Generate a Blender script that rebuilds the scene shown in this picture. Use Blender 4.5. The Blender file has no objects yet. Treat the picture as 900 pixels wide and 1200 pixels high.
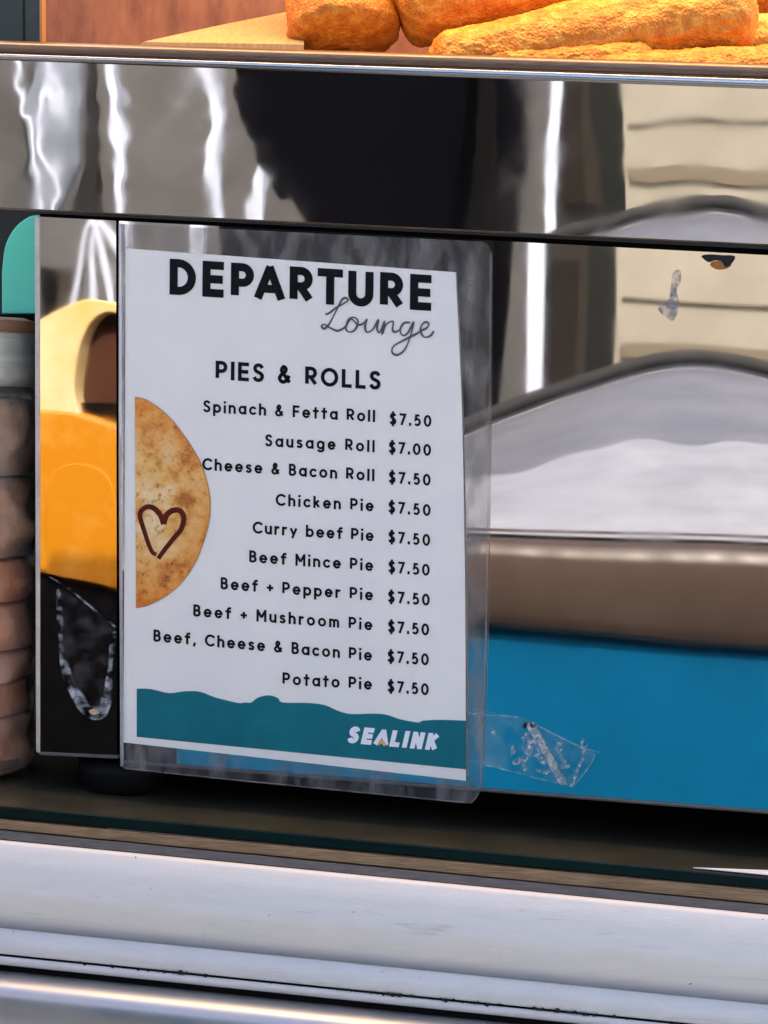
import bpy, math, random
from mathutils import Vector, Matrix, noise
random.seed(4)
R = math.radians
scene = bpy.context.scene

# ------------------------------------------------------------------ camera
F = 2800.0                                   # focal length in photo pixels (900 x 1200)
YAW, PITCH, ROLL = R(8.0), R(3.43), R(1.7)
fwd = Vector((-math.sin(YAW)*math.cos(PITCH), math.cos(YAW)*math.cos(PITCH), -math.sin(PITCH)))
r0 = fwd.cross(Vector((0, 0, 1))).normalized()
u0 = r0.cross(fwd).normalized()
rt = r0*math.cos(ROLL) + u0*math.sin(ROLL)
up = u0*math.cos(ROLL) - r0*math.sin(ROLL)
CAM = -fwd*1.0
cd = bpy.data.cameras.new('camera')
cam = bpy.data.objects.new('camera', cd)
scene.collection.objects.link(cam)
M = Matrix((rt, up, -fwd)).transposed().to_4x4()
M.translation = CAM
cam.matrix_world = M
cd.sensor_fit = 'VERTICAL'
cd.sensor_height = 24.0
cd.lens = F/1200*24
cd.clip_start, cd.clip_end = 0.01, 500
scene.camera = cam
scene.cycles.transparent_max_bounces = 32

# ------------------------------------------------------------------ daylight
EL, AZ = R(47), R(20)
w = bpy.data.worlds.new('World'); scene.world = w; w.use_nodes = True
nt = w.node_tree; nt.nodes.clear()
sky = nt.nodes.new('ShaderNodeTexSky'); sky.sky_type = 'NISHITA'; sky.sun_disc = False
sky.sun_elevation = EL; sky.sun_rotation = AZ; sky.dust_density = 6.0; sky.air_density = .55; sky.ozone_density = .4
bg = nt.nodes.new('ShaderNodeBackground'); bg.inputs[1].default_value = 0.15
wo = nt.nodes.new('ShaderNodeOutputWorld')
nt.links.new(sky.outputs[0], bg.inputs[0]); nt.links.new(bg.outputs[0], wo.inputs[0])
sd = bpy.data.lights.new('sun', 'SUN'); sd.energy = 2.0; sd.angle = R(.6); sd.color = (1, .95, .88)
sun = bpy.data.objects.new('sun', sd); scene.collection.objects.link(sun)
tosun = Vector((math.sin(AZ)*math.cos(EL), math.cos(AZ)*math.cos(EL), math.sin(EL)))
sun.rotation_euler = tosun.to_track_quat('Z', 'Y').to_euler()
vs = scene.view_settings
vs.view_transform = 'Standard'; vs.look = 'None'; vs.exposure = 2.0; vs.gamma = 1.0
vs.use_curve_mapping = False

# ------------------------------------------------------------------ helpers
def P(px, py, y=0.0):
    """point of the plane Y=y seen at photo pixel (px, py)"""
    d = fwd*F + rt*(px-450) - up*(py-600)
    return CAM + d*((y - CAM.y)/d.y)

def V(px, py, d):
    """place of a thing that the steel front (plane Y=0) mirrors at that pixel"""
    q = P(px, py, d)
    return Vector((q.x, -d, q.z))

def link(o): scene.collection.objects.link(o); return o

def obj(name, verts, faces, mat, parent=None, smooth=False):
    me = bpy.data.meshes.new(name)
    me.from_pydata([tuple(v) for v in verts], [], faces)
    me.validate()
    if mat: me.materials.append(mat)
    if smooth: me.polygons.foreach_set('use_smooth', [True]*len(me.polygons))
    me.update()
    o = link(bpy.data.objects.new(name, me))
    if parent: o.parent = parent
    return o

def fixn(o):
    import bmesh
    bm = bmesh.new(); bm.from_mesh(o.data)
    bmesh.ops.recalc_face_normals(bm, faces=bm.faces)
    bm.to_mesh(o.data); bm.free(); return o

def bevel(o, w, seg=2):
    m = o.modifiers.new('bevel', 'BEVEL'); m.width = w; m.segments = seg; m.limit_method = 'ANGLE'
    return o

def thing(name, label, cat, group=None):
    o = link(bpy.data.objects.new(name, None)); o.empty_display_size = .02
    return tag(o, label, cat, group)

def tag(o, label, cat, group=None, kind=None):
    o['label'] = label; o['category'] = cat
    if group: o['group'] = group
    if kind: o['kind'] = kind
    return o

def prism(name, pts, thick, mat, parent=None, back=Vector((0, 1, 0))):
    """closed solid from a 3D outline, pushed along 'back'"""
    n = len(pts)
    vs_ = [Vector(p) for p in pts] + [Vector(p)+back*thick for p in pts]
    fs = [list(range(n))[::-1], list(range(n, 2*n))] + [[i, (i+1) % n, n+(i+1) % n, n+i] for i in range(n)]
    return fixn(obj(name, vs_, fs, mat, parent))

def grid(name, f, nu, nv, mat, parent=None, smooth=True):
    vs_ = [f(i/nu, j/nv) for j in range(nv+1) for i in range(nu+1)]
    fs = [[j*(nu+1)+i, j*(nu+1)+i+1, (j+1)*(nu+1)+i+1, (j+1)*(nu+1)+i] for j in range(nv) for i in range(nu)]
    return obj(name, vs_, fs, mat, parent, smooth)

def lerp(a, b, t): return a+(b-a)*t

def cat(pts, n=8, closed=False):
    """Catmull-Rom through 2D / 3D points"""
    out = []; L = len(pts); g = (lambda i: pts[i % L]) if closed else (lambda i: pts[max(0, min(L-1, i))])
    for i in range(L if closed else L-1):
        a, b, c, d = g(i-1), g(i), g(i+1), g(i+2)
        for k in range(n):
            t = k/n
            out.append(tuple(.5*((2*q1)+(-q0+q2)*t+(2*q0-5*q1+4*q2-q3)*t*t+(-q0+3*q1-3*q2+q3)*t**3)
                             for q0, q1, q2, q3 in zip(a, b, c, d)))
    if not closed: out.append(tuple(pts[-1]))
    return out

def sweep(name, prof, mat, parent=None, x0=-260, x1=1250, smooth=True, nseg=40, wob=0.0, seed=0, fn=None):
    """bar along the counter: profile of (row at px 0, row at px 900, depth)"""
    fn = fn or P
    vs_ = []
    for k in range(nseg+1):
        px = lerp(x0, x1, k/nseg)
        for i, (a, b, d) in enumerate(prof):
            q = fn(px, a+(b-a)*px/900, d)
            if wob: q = q + Vector((0, wob*noise.noise((q.x*45, i*.3, seed)), wob*.5*noise.noise((q.x*60, i*.3+9, seed))))
            vs_.append(q)
    n = len(prof)
    fs = [[k*n+i, k*n+i+1, (k+1)*n+i+1, (k+1)*n+i] for k in range(nseg) for i in range(n-1)]
    fs += [list(range(n)), [nseg*n+i for i in range(n)][::-1]] if n > 2 else []
    return obj(name, vs_, fs, mat, parent, smooth)

def tube(name, pts, r, mat, parent=None, seg=10):
    pts = [Vector(p) for p in pts]; vs_ = []; n = len(pts)
    ref = Vector((.3, .5, .81))
    for i, p in enumerate(pts):
        t = (pts[min(n-1, i+1)]-pts[max(0, i-1)]).normalized()
        a = t.cross(ref).normalized(); b = t.cross(a)
        rr = r(i/(n-1)) if callable(r) else r
        vs_ += [p+(a*math.cos(2*math.pi*k/seg)+b*math.sin(2*math.pi*k/seg))*rr for k in range(seg)]
    fs = [[i*seg+k, i*seg+(k+1) % seg, (i+1)*seg+(k+1) % seg, (i+1)*seg+k] for i in range(n-1) for k in range(seg)]
    fs += [list(range(seg))[::-1], [(n-1)*seg+k for k in range(seg)]]
    return fixn(obj(name, vs_, fs, mat, parent, True))

def lathe(name, prof, c, mat, parent=None, seg=48, jitter=0, seed=0):
    """prof: (radius, z)"""
    vs_ = []
    for (r_, z) in prof:
        for k in range(seg):
            a = 2*math.pi*k/seg
            j = 1+(jitter*noise.noise((math.cos(a)*2, math.sin(a)*2, z*90+seed)) if jitter else 0)
            vs_.append((c[0]+r_*j*math.cos(a), c[1]+r_*j*math.sin(a), c[2]+z))
    n = len(prof)
    fs = [[i*seg+k, i*seg+(k+1) % seg, (i+1)*seg+(k+1) % seg, (i+1)*seg+k] for i in range(n-1) for k in range(seg)]
    return fixn(obj(name, vs_, fs, mat, parent, True))

# ------------------------------------------------------------------ materials
def mat(name, col, rough=.5, metal=0.0, col2=None, scale=20, bump=0.0, bscale=200, stretch=None, spec=.5, thr=(.35, .65), coat=0):
    m = bpy.data.materials.new(name); m.use_nodes = True
    t = m.node_tree; b = t.nodes['Principled BSDF']
    b.inputs['Base Color'].default_value = (*col, 1)
    b.inputs['Roughness'].default_value = rough; b.inputs['Metallic'].default_value = metal
    b.inputs['Specular IOR Level'].default_value = spec
    b.inputs['Coat Weight'].default_value = coat
    tc = t.nodes.new('ShaderNodeTexCoord'); mp = t.nodes.new('ShaderNodeMapping')
    t.links.new(tc.outputs['Object'], mp.inputs[0])
    if stretch: mp.inputs['Scale'].default_value = stretch
    if col2:
        n = t.nodes.new('ShaderNodeTexNoise'); n.inputs['Scale'].default_value = scale; n.inputs['Detail'].default_value = 7
        n.inputs['Roughness'].default_value = .62
        rp = t.nodes.new('ShaderNodeValToRGB')
        rp.color_ramp.elements[0].position, rp.color_ramp.elements[1].position = thr
        rp.color_ramp.elements[0].color = (*col, 1); rp.color_ramp.elements[1].color = (*col2, 1)
        t.links.new(mp.outputs[0], n.inputs[0]); t.links.new(n.outputs[0], rp.inputs[0]); t.links.new(rp.outputs[0], b.inputs['Base Color'])
    if bump:
        n2 = t.nodes.new('ShaderNodeTexNoise'); n2.inputs['Scale'].default_value = bscale; n2.inputs['Detail'].default_value = 6
        bp = t.nodes.new('ShaderNodeBump'); bp.inputs['Strength'].default_value = bump; bp.inputs['Distance'].default_value = .001
        t.links.new(mp.outputs[0], n2.inputs[0]); t.links.new(n2.outputs[0], bp.inputs['Height']); t.links.new(bp.outputs[0], b.inputs['Normal'])
    return m

def steel(name, col=(.66, .65, .64), r0_=.012, r1_=.058, smear=True):
    m = mat(name, col, r0_, 1.0)
    t = m.node_tree; b = t.nodes['Principled BSDF']
    tc = t.nodes.new('ShaderNodeTexCoord'); mp = t.nodes.new('ShaderNodeMapping'); mp.inputs['Scale'].default_value = (12, 12, 12)
    n = t.nodes.new('ShaderNodeTexNoise'); n.inputs['Scale'].default_value = 4; n.inputs['Detail'].default_value = 8
    mr = t.nodes.new('ShaderNodeMapRange'); mr.inputs[1].default_value = .35; mr.inputs[2].default_value = .75
    mr.inputs[3].default_value = r0_; mr.inputs[4].default_value = r1_
    t.links.new(tc.outputs['Object'], mp.inputs[0]); t.links.new(mp.outputs[0], n.inputs[0]); t.links.new(n.outputs[0], mr.inputs[0])
    t.links.new(mr.outputs[0], b.inputs['Roughness'])
    # thin greasy film: a little matt dust on the metal
    n2 = t.nodes.new('ShaderNodeTexNoise'); n2.inputs['Scale'].default_value = 45; n2.inputs['Detail'].default_value = 9
    n2.inputs['Roughness'].default_value = .7
    m2 = t.nodes.new('ShaderNodeMapRange'); m2.inputs[1].default_value = .45; m2.inputs[2].default_value = .85
    m2.inputs[3].default_value = .0; m2.inputs[4].default_value = .004
    d = t.nodes.new('ShaderNodeBsdfDiffuse'); d.inputs[0].default_value = (.45, .44, .43, 1)
    mx = t.nodes.new('ShaderNodeMixShader'); out = t.nodes['Material Output']
    t.links.new(tc.outputs['Object'], n2.inputs[0]); t.links.new(n2.outputs[0], m2.inputs[0])
    t.links.new(m2.outputs[0], mx.inputs[0]); t.links.new(b.outputs[0], mx.inputs[1]); t.links.new(d.outputs[0], mx.inputs[2])
    t.links.new(mx.outputs[0], out.inputs[0])
    return m

def clear(name, tint=(.97, .97, .97), haze=.04, haze2=.25, rough=.05, hz=(.75, .75, .78), scale=60, gloss=1.4):
    """thin clear plastic or glass: see-through with a sheen and a cloudy film"""
    m = bpy.data.materials.new(name); m.use_nodes = True
    t = m.node_tree; t.nodes.clear()
    out = t.nodes.new('ShaderNodeOutputMaterial')
    tr = t.nodes.new('ShaderNodeBsdfTransparent'); tr.inputs[0].default_value = (*tint, 1)
    gl = t.nodes.new('ShaderNodeBsdfGlossy'); gl.inputs['Roughness'].default_value = rough
    df = t.nodes.new('ShaderNodeBsdfDiffuse'); df.inputs[0].default_value = (*hz, 1)
    lw = t.nodes.new('ShaderNodeLayerWeight'); lw.inputs[0].default_value = .5
    pw = t.nodes.new('ShaderNodeMath'); pw.operation = 'POWER'; pw.inputs[1].default_value = 5
    fr = t.nodes.new('ShaderNodeMath'); fr.operation = 'MULTIPLY_ADD'; fr.inputs[1].default_value = .9
    f0 = ((gloss-1)/(gloss+1))**2; fr.inputs[2].default_value = f0
    t.links.new(lw.outputs['Facing'], pw.inputs[0]); t.links.new(pw.outputs[0], fr.inputs[0])
    tc = t.nodes.new('ShaderNodeTexCoord')
    n = t.nodes.new('ShaderNodeTexNoise'); n.inputs['Scale'].default_value = scale; n.inputs['Detail'].default_value = 7
    mr = t.nodes.new('ShaderNodeMapRange'); mr.inputs[1].default_value = .42; mr.inputs[2].default_value = .75
    mr.inputs[3].default_value = haze; mr.inputs[4].default_value = haze2
    m1 = t.nodes.new('ShaderNodeMixShader'); m2 = t.nodes.new('ShaderNodeMixShader')
    t.links.new(tc.outputs['Object'], n.inputs[0]); t.links.new(n.outputs[0], mr.inputs[0])
    t.links.new(mr.outputs[0], m1.inputs[0]); t.links.new(tr.outputs[0], m1.inputs[1]); t.links.new(df.outputs[0], m1.inputs[2])
    t.links.new(fr.outputs[0], m2.inputs[0]); t.links.new(m1.outputs[0], m2.inputs[1]); t.links.new(gl.outputs[0], m2.inputs[2])
    t.links.new(m2.outputs[0], out.inputs[0])
    return m

def crumb(name, c1, c2, c3):
    m = mat(name, c1, .55, 0)
    t = m.node_tree; b = t.nodes['Principled BSDF']
    tc = t.nodes.new('ShaderNodeTexCoord')
    n = t.nodes.new('ShaderNodeTexNoise'); n.inputs['Scale'].default_value = 170; n.inputs['Detail'].default_value = 9; n.inputs['Roughness'].default_value = .68
    rp = t.nodes.new('ShaderNodeValToRGB')
    e = rp.color_ramp.elements; e[0].position = .3; e[0].color = (*c1, 1); e[1].position = .72; e[1].color = (*c3, 1)
    k = e.new(.5); k.color = (*c2, 1)
    v = t.nodes.new('ShaderNodeTexVoronoi'); v.inputs['Scale'].default_value = 800
    bp = t.nodes.new('ShaderNodeBump'); bp.inputs['Strength'].default_value = .7; bp.inputs['Distance'].default_value = .0008
    t.links.new(tc.outputs['Object'], n.inputs[0]); t.links.new(n.outputs[0], rp.inputs[0]); t.links.new(rp.outputs[0], b.inputs['Base Color'])
    t.links.new(tc.outputs['Object'], v.inputs[0]); t.links.new(v.outputs[0], bp.inputs['Height']); t.links.new(bp.outputs[0], b.inputs['Normal'])
    return m

M_steel = steel('polished_steel', r1_=.046)
M_steel2 = steel('polished_steel_front', r1_=.030)
M_lip = steel('steel_lip', (.7, .69, .68), .12, .25)
M_reflection_rust = mat('browned_trim', (.16, .10, .07), .32, .5, (.24, .17, .12), 60, stretch=(2, 30, 30))  # brown imitates food mirrored in the top bead; rusty tone on the fold
M_dark = mat('dark_metal', (.003, .003, .003), .7, spec=.02)
M_black = mat('black_rubber', (.004, .004, .004), .6, spec=.15, bump=.2, bscale=300)
M_paper = mat('white_paper', (.88, .84, .765), .55, 0, (.83, .795, .73), 25)
M_ink = mat('black_ink', (.006, .006, .007), .5, spec=.1)
M_greyink = mat('grey_ink', (.09, .09, .09), .5)
M_teal = mat('teal_print', (.004, .140, .175), .5, 0, (.006, .165, .20), 40, spec=.2)
M_white = mat('white_print', (.86, .87, .88), .5)
M_yel = mat('amber_print', (.75, .42, .08), .5)
M_pouch = clear('laminate_film', haze=.0, haze2=.005, rough=.06, gloss=1.1)
M_seal = clear('laminate_border', haze=.10, haze2=.62, rough=.14, hz=(.29, .262, .24), scale=75)
t_ = M_seal.node_tree
nz_ = [n for n in t_.nodes if n.type == 'TEX_NOISE'][0]
mp_ = t_.nodes.new('ShaderNodeMapping'); mp_.inputs['Scale'].default_value = (2.2, 1, .8)
tc_ = [n for n in t_.nodes if n.type == 'TEX_COORD'][0]
t_.links.new(tc_.outputs['Object'], mp_.inputs[0]); t_.links.new(mp_.outputs[0], nz_.inputs[0])
bp_ = t_.nodes.new('ShaderNodeBump'); bp_.inputs['Strength'].default_value = .5; bp_.inputs['Distance'].default_value = .002
t_.links.new(nz_.outputs[0], bp_.inputs['Height'])
for n in t_.nodes:
    if n.type == 'BSDF_GLOSSY': t_.links.new(bp_.outputs[0], n.inputs['Normal'])
M_tape = clear('clear_tape', haze=.0, haze2=.09, rough=.12, scale=180, gloss=1.25)
M_crease = mat('tape_crease', (.75, .77, .78), .35, 0, (.5, .52, .53), 300)
M_glass = clear('jar_glass', tint=(.97, .97, .95), haze=.02, haze2=.16, rough=.03, gloss=1.5)
M_counterglass = mat('dark_glass_top', (.045, .042, .027), .16, 0, (.07, .065, .042), 30)
M_edge = mat('green_glass_edge', (.0015, .007, .005), .3, 0, (.003, .012, .008), 40, spec=.25)
M_timber = mat('worn_timber', (.15, .085, .035), .6, 0, (.33, .22, .11), 14, bump=.4, bscale=90, stretch=(6, 90, 160))
M_grey = mat('grey_seal', (.075, .072, .07), .6, 0, (.12, .115, .11), 30, stretch=(4, 40, 40))
M_alu = mat('white_enamel', (.75, .715, .665), .42, 0, (.80, .765, .715), 16, bump=.12, bscale=120, stretch=(3, 14, 20), thr=(.3, .6))
M_alu2 = mat('white_enamel_trim', (.67, .645, .61), .36, 0, (.73, .705, .67), 18, bump=.1, bscale=120, stretch=(3, 14, 20))
for M_, sc_n in ((M_alu, (5, 30, 45)), (M_alu2, (5, 30, 45))):
    t_ = M_.node_tree; b_ = t_.nodes['Principled BSDF']; src = b_.inputs['Base Color'].links[0].from_socket
    tc_ = t_.nodes.new('ShaderNodeTexCoord'); mp_ = t_.nodes.new('ShaderNodeMapping'); mp_.inputs['Scale'].default_value = sc_n
    n_ = t_.nodes.new('ShaderNodeTexNoise'); n_.inputs['Scale'].default_value = 5; n_.inputs['Detail'].default_value = 9; n_.inputs['Roughness'].default_value = .72
    r_ = t_.nodes.new('ShaderNodeValToRGB'); e_ = r_.color_ramp.elements
    e_[0].position = .60; e_[0].color = (1, 1, 1, 1); e_[1].position = .80; e_[1].color = (.60, .54, .47, 1)
    n2_ = t_.nodes.new('ShaderNodeTexNoise'); n2_.inputs['Scale'].default_value = 420; n2_.inputs['Detail'].default_value = 2
    r2_ = t_.nodes.new('ShaderNodeValToRGB'); f_ = r2_.color_ramp.elements
    f_[0].position = .205; f_[0].color = (.25, .22, .2, 1); f_[1].position = .245; f_[1].color = (1, 1, 1, 1)
    m1_ = t_.nodes.new('ShaderNodeMix'); m1_.data_type = 'RGBA'; m1_.blend_type = 'MULTIPLY'; m1_.inputs[0].default_value = 1
    m2_ = t_.nodes.new('ShaderNodeMix'); m2_.data_type = 'RGBA'; m2_.blend_type = 'MULTIPLY'; m2_.inputs[0].default_value = 1
    t_.links.new(tc_.outputs['Object'], mp_.inputs[0]); t_.links.new(mp_.outputs[0], n_.inputs[0]); t_.links.new(n_.outputs[0], r_.inputs[0])
    t_.links.new(tc_.outputs['Object'], n2_.inputs[0]); t_.links.new(n2_.outputs[0], r2_.inputs[0])
    t_.links.new(src, m1_.inputs[6]); t_.links.new(r_.outputs[0], m1_.inputs[7])
    t_.links.new(m1_.outputs[2], m2_.inputs[6]); t_.links.new(r2_.outputs[0], m2_.inputs[7]); t_.links.new(m2_.outputs[2], b_.inputs['Base Color'])
M_grime = mat('black_grime', (.008, .008, .008), .9)
M_rust = mat('rust', (.22, .075, .015), .85, 0, (.05, .022, .012), 300)

# ================================================================== GROUND
g = obj('ground', [(-80, -80, -1.15), (80, -80, -1.15), (80, 80, -1.15), (-80, 80, -1.15)], [[0, 1, 2, 3]],
        mat('concrete', (.30, .29, .27), .9, 0, (.38, .37, .35), 3, bump=.3, bscale=40))
g['kind'] = 'structure'

# ================================================================== DISPLAY COUNTER
counter = thing('display_counter', 'white enamelled counter with dark glass top and timber strip under the pie warmer', 'counter')
zc = P(140, 942, .006).z                       # level of the glass top under the front foot
def edge_pt(px, y):                            # top of the slab follows the slight slope of the front
    return P(px, 944+(1029-944)*px/900, y)
slope = (edge_pt(900, -.04).z-edge_pt(0, -.04).z)/(edge_pt(900, -.04).x-edge_pt(0, -.04).x)
eA, eB = P(-260, 944-84*260/900*1.0, -.04), P(1250, 944+85*1250/900, -.04)
topv = [eA, eB, Vector((eB.x, .62, eB.z)), Vector((eA.x, .62, eA.z))]
obj('glass_top', topv, [[0, 1, 2, 3]], M_counterglass, counter)
def top_z(x): return eA.z+(eB.z-eA.z)*(x-eA.x)/(eB.x-eA.x)
sweep('glass_edge', [(944, 1028.5, -.0400), (946, 1030.5, -.0412), (957, 1041, -.0412), (958.5, 1042.5, -.0400)], M_edge, counter, smooth=False)
sweep('timber_strip', [(959, 1043, -.0395), (961, 1044.5, -.0425), (971, 1059, -.0430), (973, 1061, -.040)], M_timber, counter, smooth=False, wob=.0004, seed=2)
sweep('seal_strip', [(972.5, 1060.5, -.041), (973.5, 1061.5, -.0445), (983, 1071, -.0455), (985, 1073, -.043)], M_grey, counter, smooth=False, wob=.0003, seed=5)
up_prof = [(984, 1071.5, -.043), (984.5, 1072, -.0468), (986, 1074, -.0485), (990, 1079, -.0495), (1015, 1103, -.0505), (1042, 1128, -.0512)]
for k in range(1, 9):
    t = k/8
    up_prof.append((lerp(1042, 1088, t), lerp(1128, 1178, t), -.0512+.0135*t**1.7))
mould = sweep('upper_moulding', up_prof, M_alu, counter, nseg=80)
sweep('middle_moulding', [(1087, 1177, -.037), (1087.5, 1178, -.0470), (1090, 1181, -.0490), (1104, 1195, -.0500), (1115, 1206, -.0503), (1117.5, 1208.5, -.0490), (1117.6, 1208.6, -.044)], M_alu2, counter, nseg=80)
sweep('drip_lip', [(1120, 1211, -.044), (1120.3, 1211.5, -.0495), (1122, 1213.5, -.0505), (1126, 1218, -.0503), (1130, 1222, -.0485), (1130.5, 1222.5, -.040)], M_alu2, counter)
sweep('shadow_gap', [(1085, 1175, -.0365), (1140, 1232, -.0365)], M_grime, counter)  # black grime backing behind the moulding grooves
bar = []
for k in range(15):
    a = lerp(100, -95, k/14)
    bar.append((1137+44*(1-math.sin(R(a)))/2*1.6, 1230+44*(1-math.sin(R(a)))/2*1.6, -.036-.021*math.cos(R(a))-.004))
sweep('lower_bar', bar, steel('brushed_bar', (.62, .61, .61), .38, .5), counter)
# carcass below, out of frame from here but it stands on the ground
cz0 = P(450, 1215, -.03).z
def box(name, a, b, m, parent=None):
    x0, y0, z0 = a; x1, y1, z1 = b
    v = [(x0, y0, z0), (x1, y0, z0), (x1, y1, z0), (x0, y1, z0), (x0, y0, z1), (x1, y0, z1), (x1, y1, z1), (x0, y1, z1)]
    f = [[0, 3, 2, 1], [4, 5, 6, 7], [0, 1, 5, 4], [1, 2, 6, 5], [2, 3, 7, 6], [3, 0, 4, 7]]
    return obj(name, v, f, m, parent)
box('carcass', (eA.x, -.026, -1.149), (eB.x, .60, cz0-.03), M_alu2, counter)
# grit caught along the groove
gv, gf = [], []
for k in range(150):
    px = random.choice([random.gauss(190, 40), random.gauss(640, 45), random.uniform(0, 900), random.gauss(470, 60)])
    row = 1118.7+(1209.8-1118.7)*px/900+random.uniform(-1.5, 1.6)
    c = P(px, row, -.0505); s = random.uniform(.0002, .0011)*random.random()**.5
    b0 = len(gv)
    for dx, dy, dz in ((1.6, 0, 0), (-1.6, 0, 0), (0, .7, 0), (0, -.7, 0), (0, 0, 1), (0, 0, -1)):
        gv.append(c+Vector((dx*s*random.uniform(.6, 1.4), dy*s, dz*s*random.uniform(.6, 1.2))))
    gf += [[b0+i, b0+j, b0+k2] for i in (0, 1) for j in (2, 3) for k2 in (4, 5)]
gr = obj('grit', gv, gf, M_grime, counter); gr['kind'] = 'stuff'

# ================================================================== PIE WARMER
warmer = thing('pie_warmer', 'polished stainless steel pie warmer on black feet with food behind its top rail', 'pie warmer')
def wav(q, amp, fx, fz, seed):
    return amp*(noise.noise((q.x*fx, seed, q.z*fz))+.4*noise.noise((q.x*fx*2.3, seed+5, q.z*fz*2.3)))
# front rail: leans a little forward at its top, gently dented
def rail_f(u, v):
    px = lerp(-220, 1250, u)
    q = P(px, lerp(70+(104-70)*px/900, 243+(286-243)*px/900, v), lerp(-.0051, -.0022, v))
    q.y += wav(q, .00013, 15, 7, 3.1)+(.25+.75*max(0, min(1, (650-px)/250)))*(.000027*noise.noise((q.x*52, 2, q.z*48))+.000006*noise.noise((q.x*130, 6, q.z*120)))
    return q
rail = grid('front_rail', rail_f, 300, 60, M_steel, warmer)
sweep('rail_bottom_fold', [(243, 286, -.0022), (245, 288, -.0016), (245.5, 288.5, .010)], M_reflection_rust, warmer, wob=.0003, seed=8)
sweep('top_bead', [(48, 75, .006), (47.5, 75, -.004), (50, 77.5, -.0078), (54, 82, -.0086), (59, 88, -.0082), (61.5, 91, -.0062)], M_reflection_rust, warmer)  # reflection of the warm food is painted into the bead's brown
sweep('rail_lip', [(61.5, 91.5, -.0060), (62.5, 92.5, -.0082), (65, 97, -.0090), (68, 101, -.0084), (70, 104, -.0060)], M_lip, warmer)
# lower fronts
def quadf(c, depth, amp, fx, fz, seed):
    (x0, y0), (x1, y1), (x2, y2), (x3, y3) = c      # TL TR BR BL
    def f(u, v):
        q = P(lerp(lerp(x0, x1, u), lerp(x3, x2, u), v), lerp(lerp(y0, y1, u), lerp(y3, y2, u), v), depth)
        q.y += wav(q, amp, fx, fz, seed); return q
    return f
def ptop(px): return 251.5+(299-251.5)*px/900
def pbot(px): return 880+(950-880)*px/900
X1 = 1250
front = grid('front_panel', quadf([(139.5, ptop(139)), (X1, ptop(X1)), (X1, pbot(X1)), (140.5, pbot(140))], 0, .00007, 10, 9, 7.7), 200, 90, M_steel2, warmer)
TURN = R(4)
pl0 = P(45, 560, 0)                        # hinge line of the turned end panel
pn = Vector((-math.sin(TURN), -math.cos(TURN), 0))
def PL(px, py, off=0.0):
    d = fwd*F + rt*(px-450) - up*(py-600)
    return CAM + d*(((pl0-CAM).dot(pn)+off)/d.dot(pn))
def VL(px, py, d):
    h = PL(px, py); dr = (h-CAM).normalized(); rf = dr-2*dr.dot(pn)*pn
    return h+rf*((-d-h.y)/rf.y)
def side_f(u, v):
    q = PL(lerp(45, lerp(136, 137, v), u), lerp(lerp(ptop(45), 882, v), lerp(ptop(136), 886, v), u))
    q.y += wav(q, .00005, 26, 12, 1.3); return q
sideg = grid('end_panel', side_f, 40, 120, M_steel, warmer)
sweep('panel_base_fold', [(879.5, 949.5, -.0004), (881.5, 951.8, -.0012), (883.5, 954, -.0006), (883.5, 954, .012)], M_grey, warmer, x0=141)
prism('end_panel_fold', [PL(46, 881.5, .0008), PL(138, 885.8, .0008), PL(138, 889, .0008), PL(46, 884.5, .0008)], .006, M_grey, warmer)
M_trim = mat('pale_edge', (.62, .56, .50), .4, .3, (.45, .40, .36), 60)
bevel(prism('corner_trim', [P(40.5, 254, -.001), P(45.4, 254.2, -.001), P(46.2, 883, -.001), P(42, 881, -.001)], .02, M_trim, warmer), .0004)
# body behind the fronts
bl, br = P(47, 600, .002).x, P(1240, 600, .002).x
zt, zb = P(45, 256, .002), P(45, 884, .002)
body = prism('body', [P(47, 250, .003), P(X1, ptop(X1)-8, .003), P(X1, pbot(X1)+2, .003), P(47, 882, .003)], .33, M_dark, warmer)
# feet
def foot(px, row, y):
    c = P(px, row, y); zt_ = P(px, pbot(px), y).z+.002
    zb_ = top_z(c.x)+.0003; h = zt_-zb_
    lathe('foot', [(0, h), (.0190, h), (.0190, h*.55), (.0182, h*.28), (.0172, h*.08), (.0165, 0), (0, 0)], (c.x, y, zb_), M_black, warmer)
foot(143, 900, .020); foot(1150, 950, .020); foot(143, 900, .30); foot(1150, 950, .30)
# heated case above the rail
shelf_z = lambda px, y: P(px, 58+(86-58)*px/900, 0).z
s0, s1 = P(-40, 57, 0), P(X1, 97, 0)
obj('shelf', [s0+Vector((0, .002, 0)), s1+Vector((0, .002, 0)), s1+Vector((0, .26, .010)), s0+Vector((0, .26, .010))], [[0, 1, 2, 3]],
    mat('warm_shelf', (.42, .30, .18), .45, .3, (.3, .19, .1), 30), warmer)
M_back = mat('case_back', (.15, .05, .022), .35, .2, (.34, .13, .06), 28, bump=.2, bscale=60, stretch=(3, 3, 1), thr=(.3, .7))
zz = s0.z
prism('case_back', [(s0.x-.2, .26, zz-.03), (s1.x, .26, zz-.05), (s1.x, .26, zz+.30), (s0.x-.2, .26, zz+.30)], .004, M_back, warmer)
gp = [P(-12, 60, .0), P(17, 60, .0), P(16, -160, .0), P(-13, -160, .0)]
prism('case_corner_post', [p+Vector((0, .012, 0)) for p in gp], .02, mat('post_green', (.016, .026, .016), .25), warmer)
gp = [P(17.5, 60, .0), P(37, 60, .0), P(36, -160, .0), P(16.5, -160, .0)]
prism('case_glass_edge', [p+Vector((0, .014, 0)) for p in gp], .006, mat('glass_edge_dim', (.035, .04, .022), .2, 0, (.012, .016, .01), 50), warmer)
gp = [P(37.2, 60, .0), P(40, 60, .0), P(39, -160, .0), P(36.2, -160, .0)]
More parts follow.
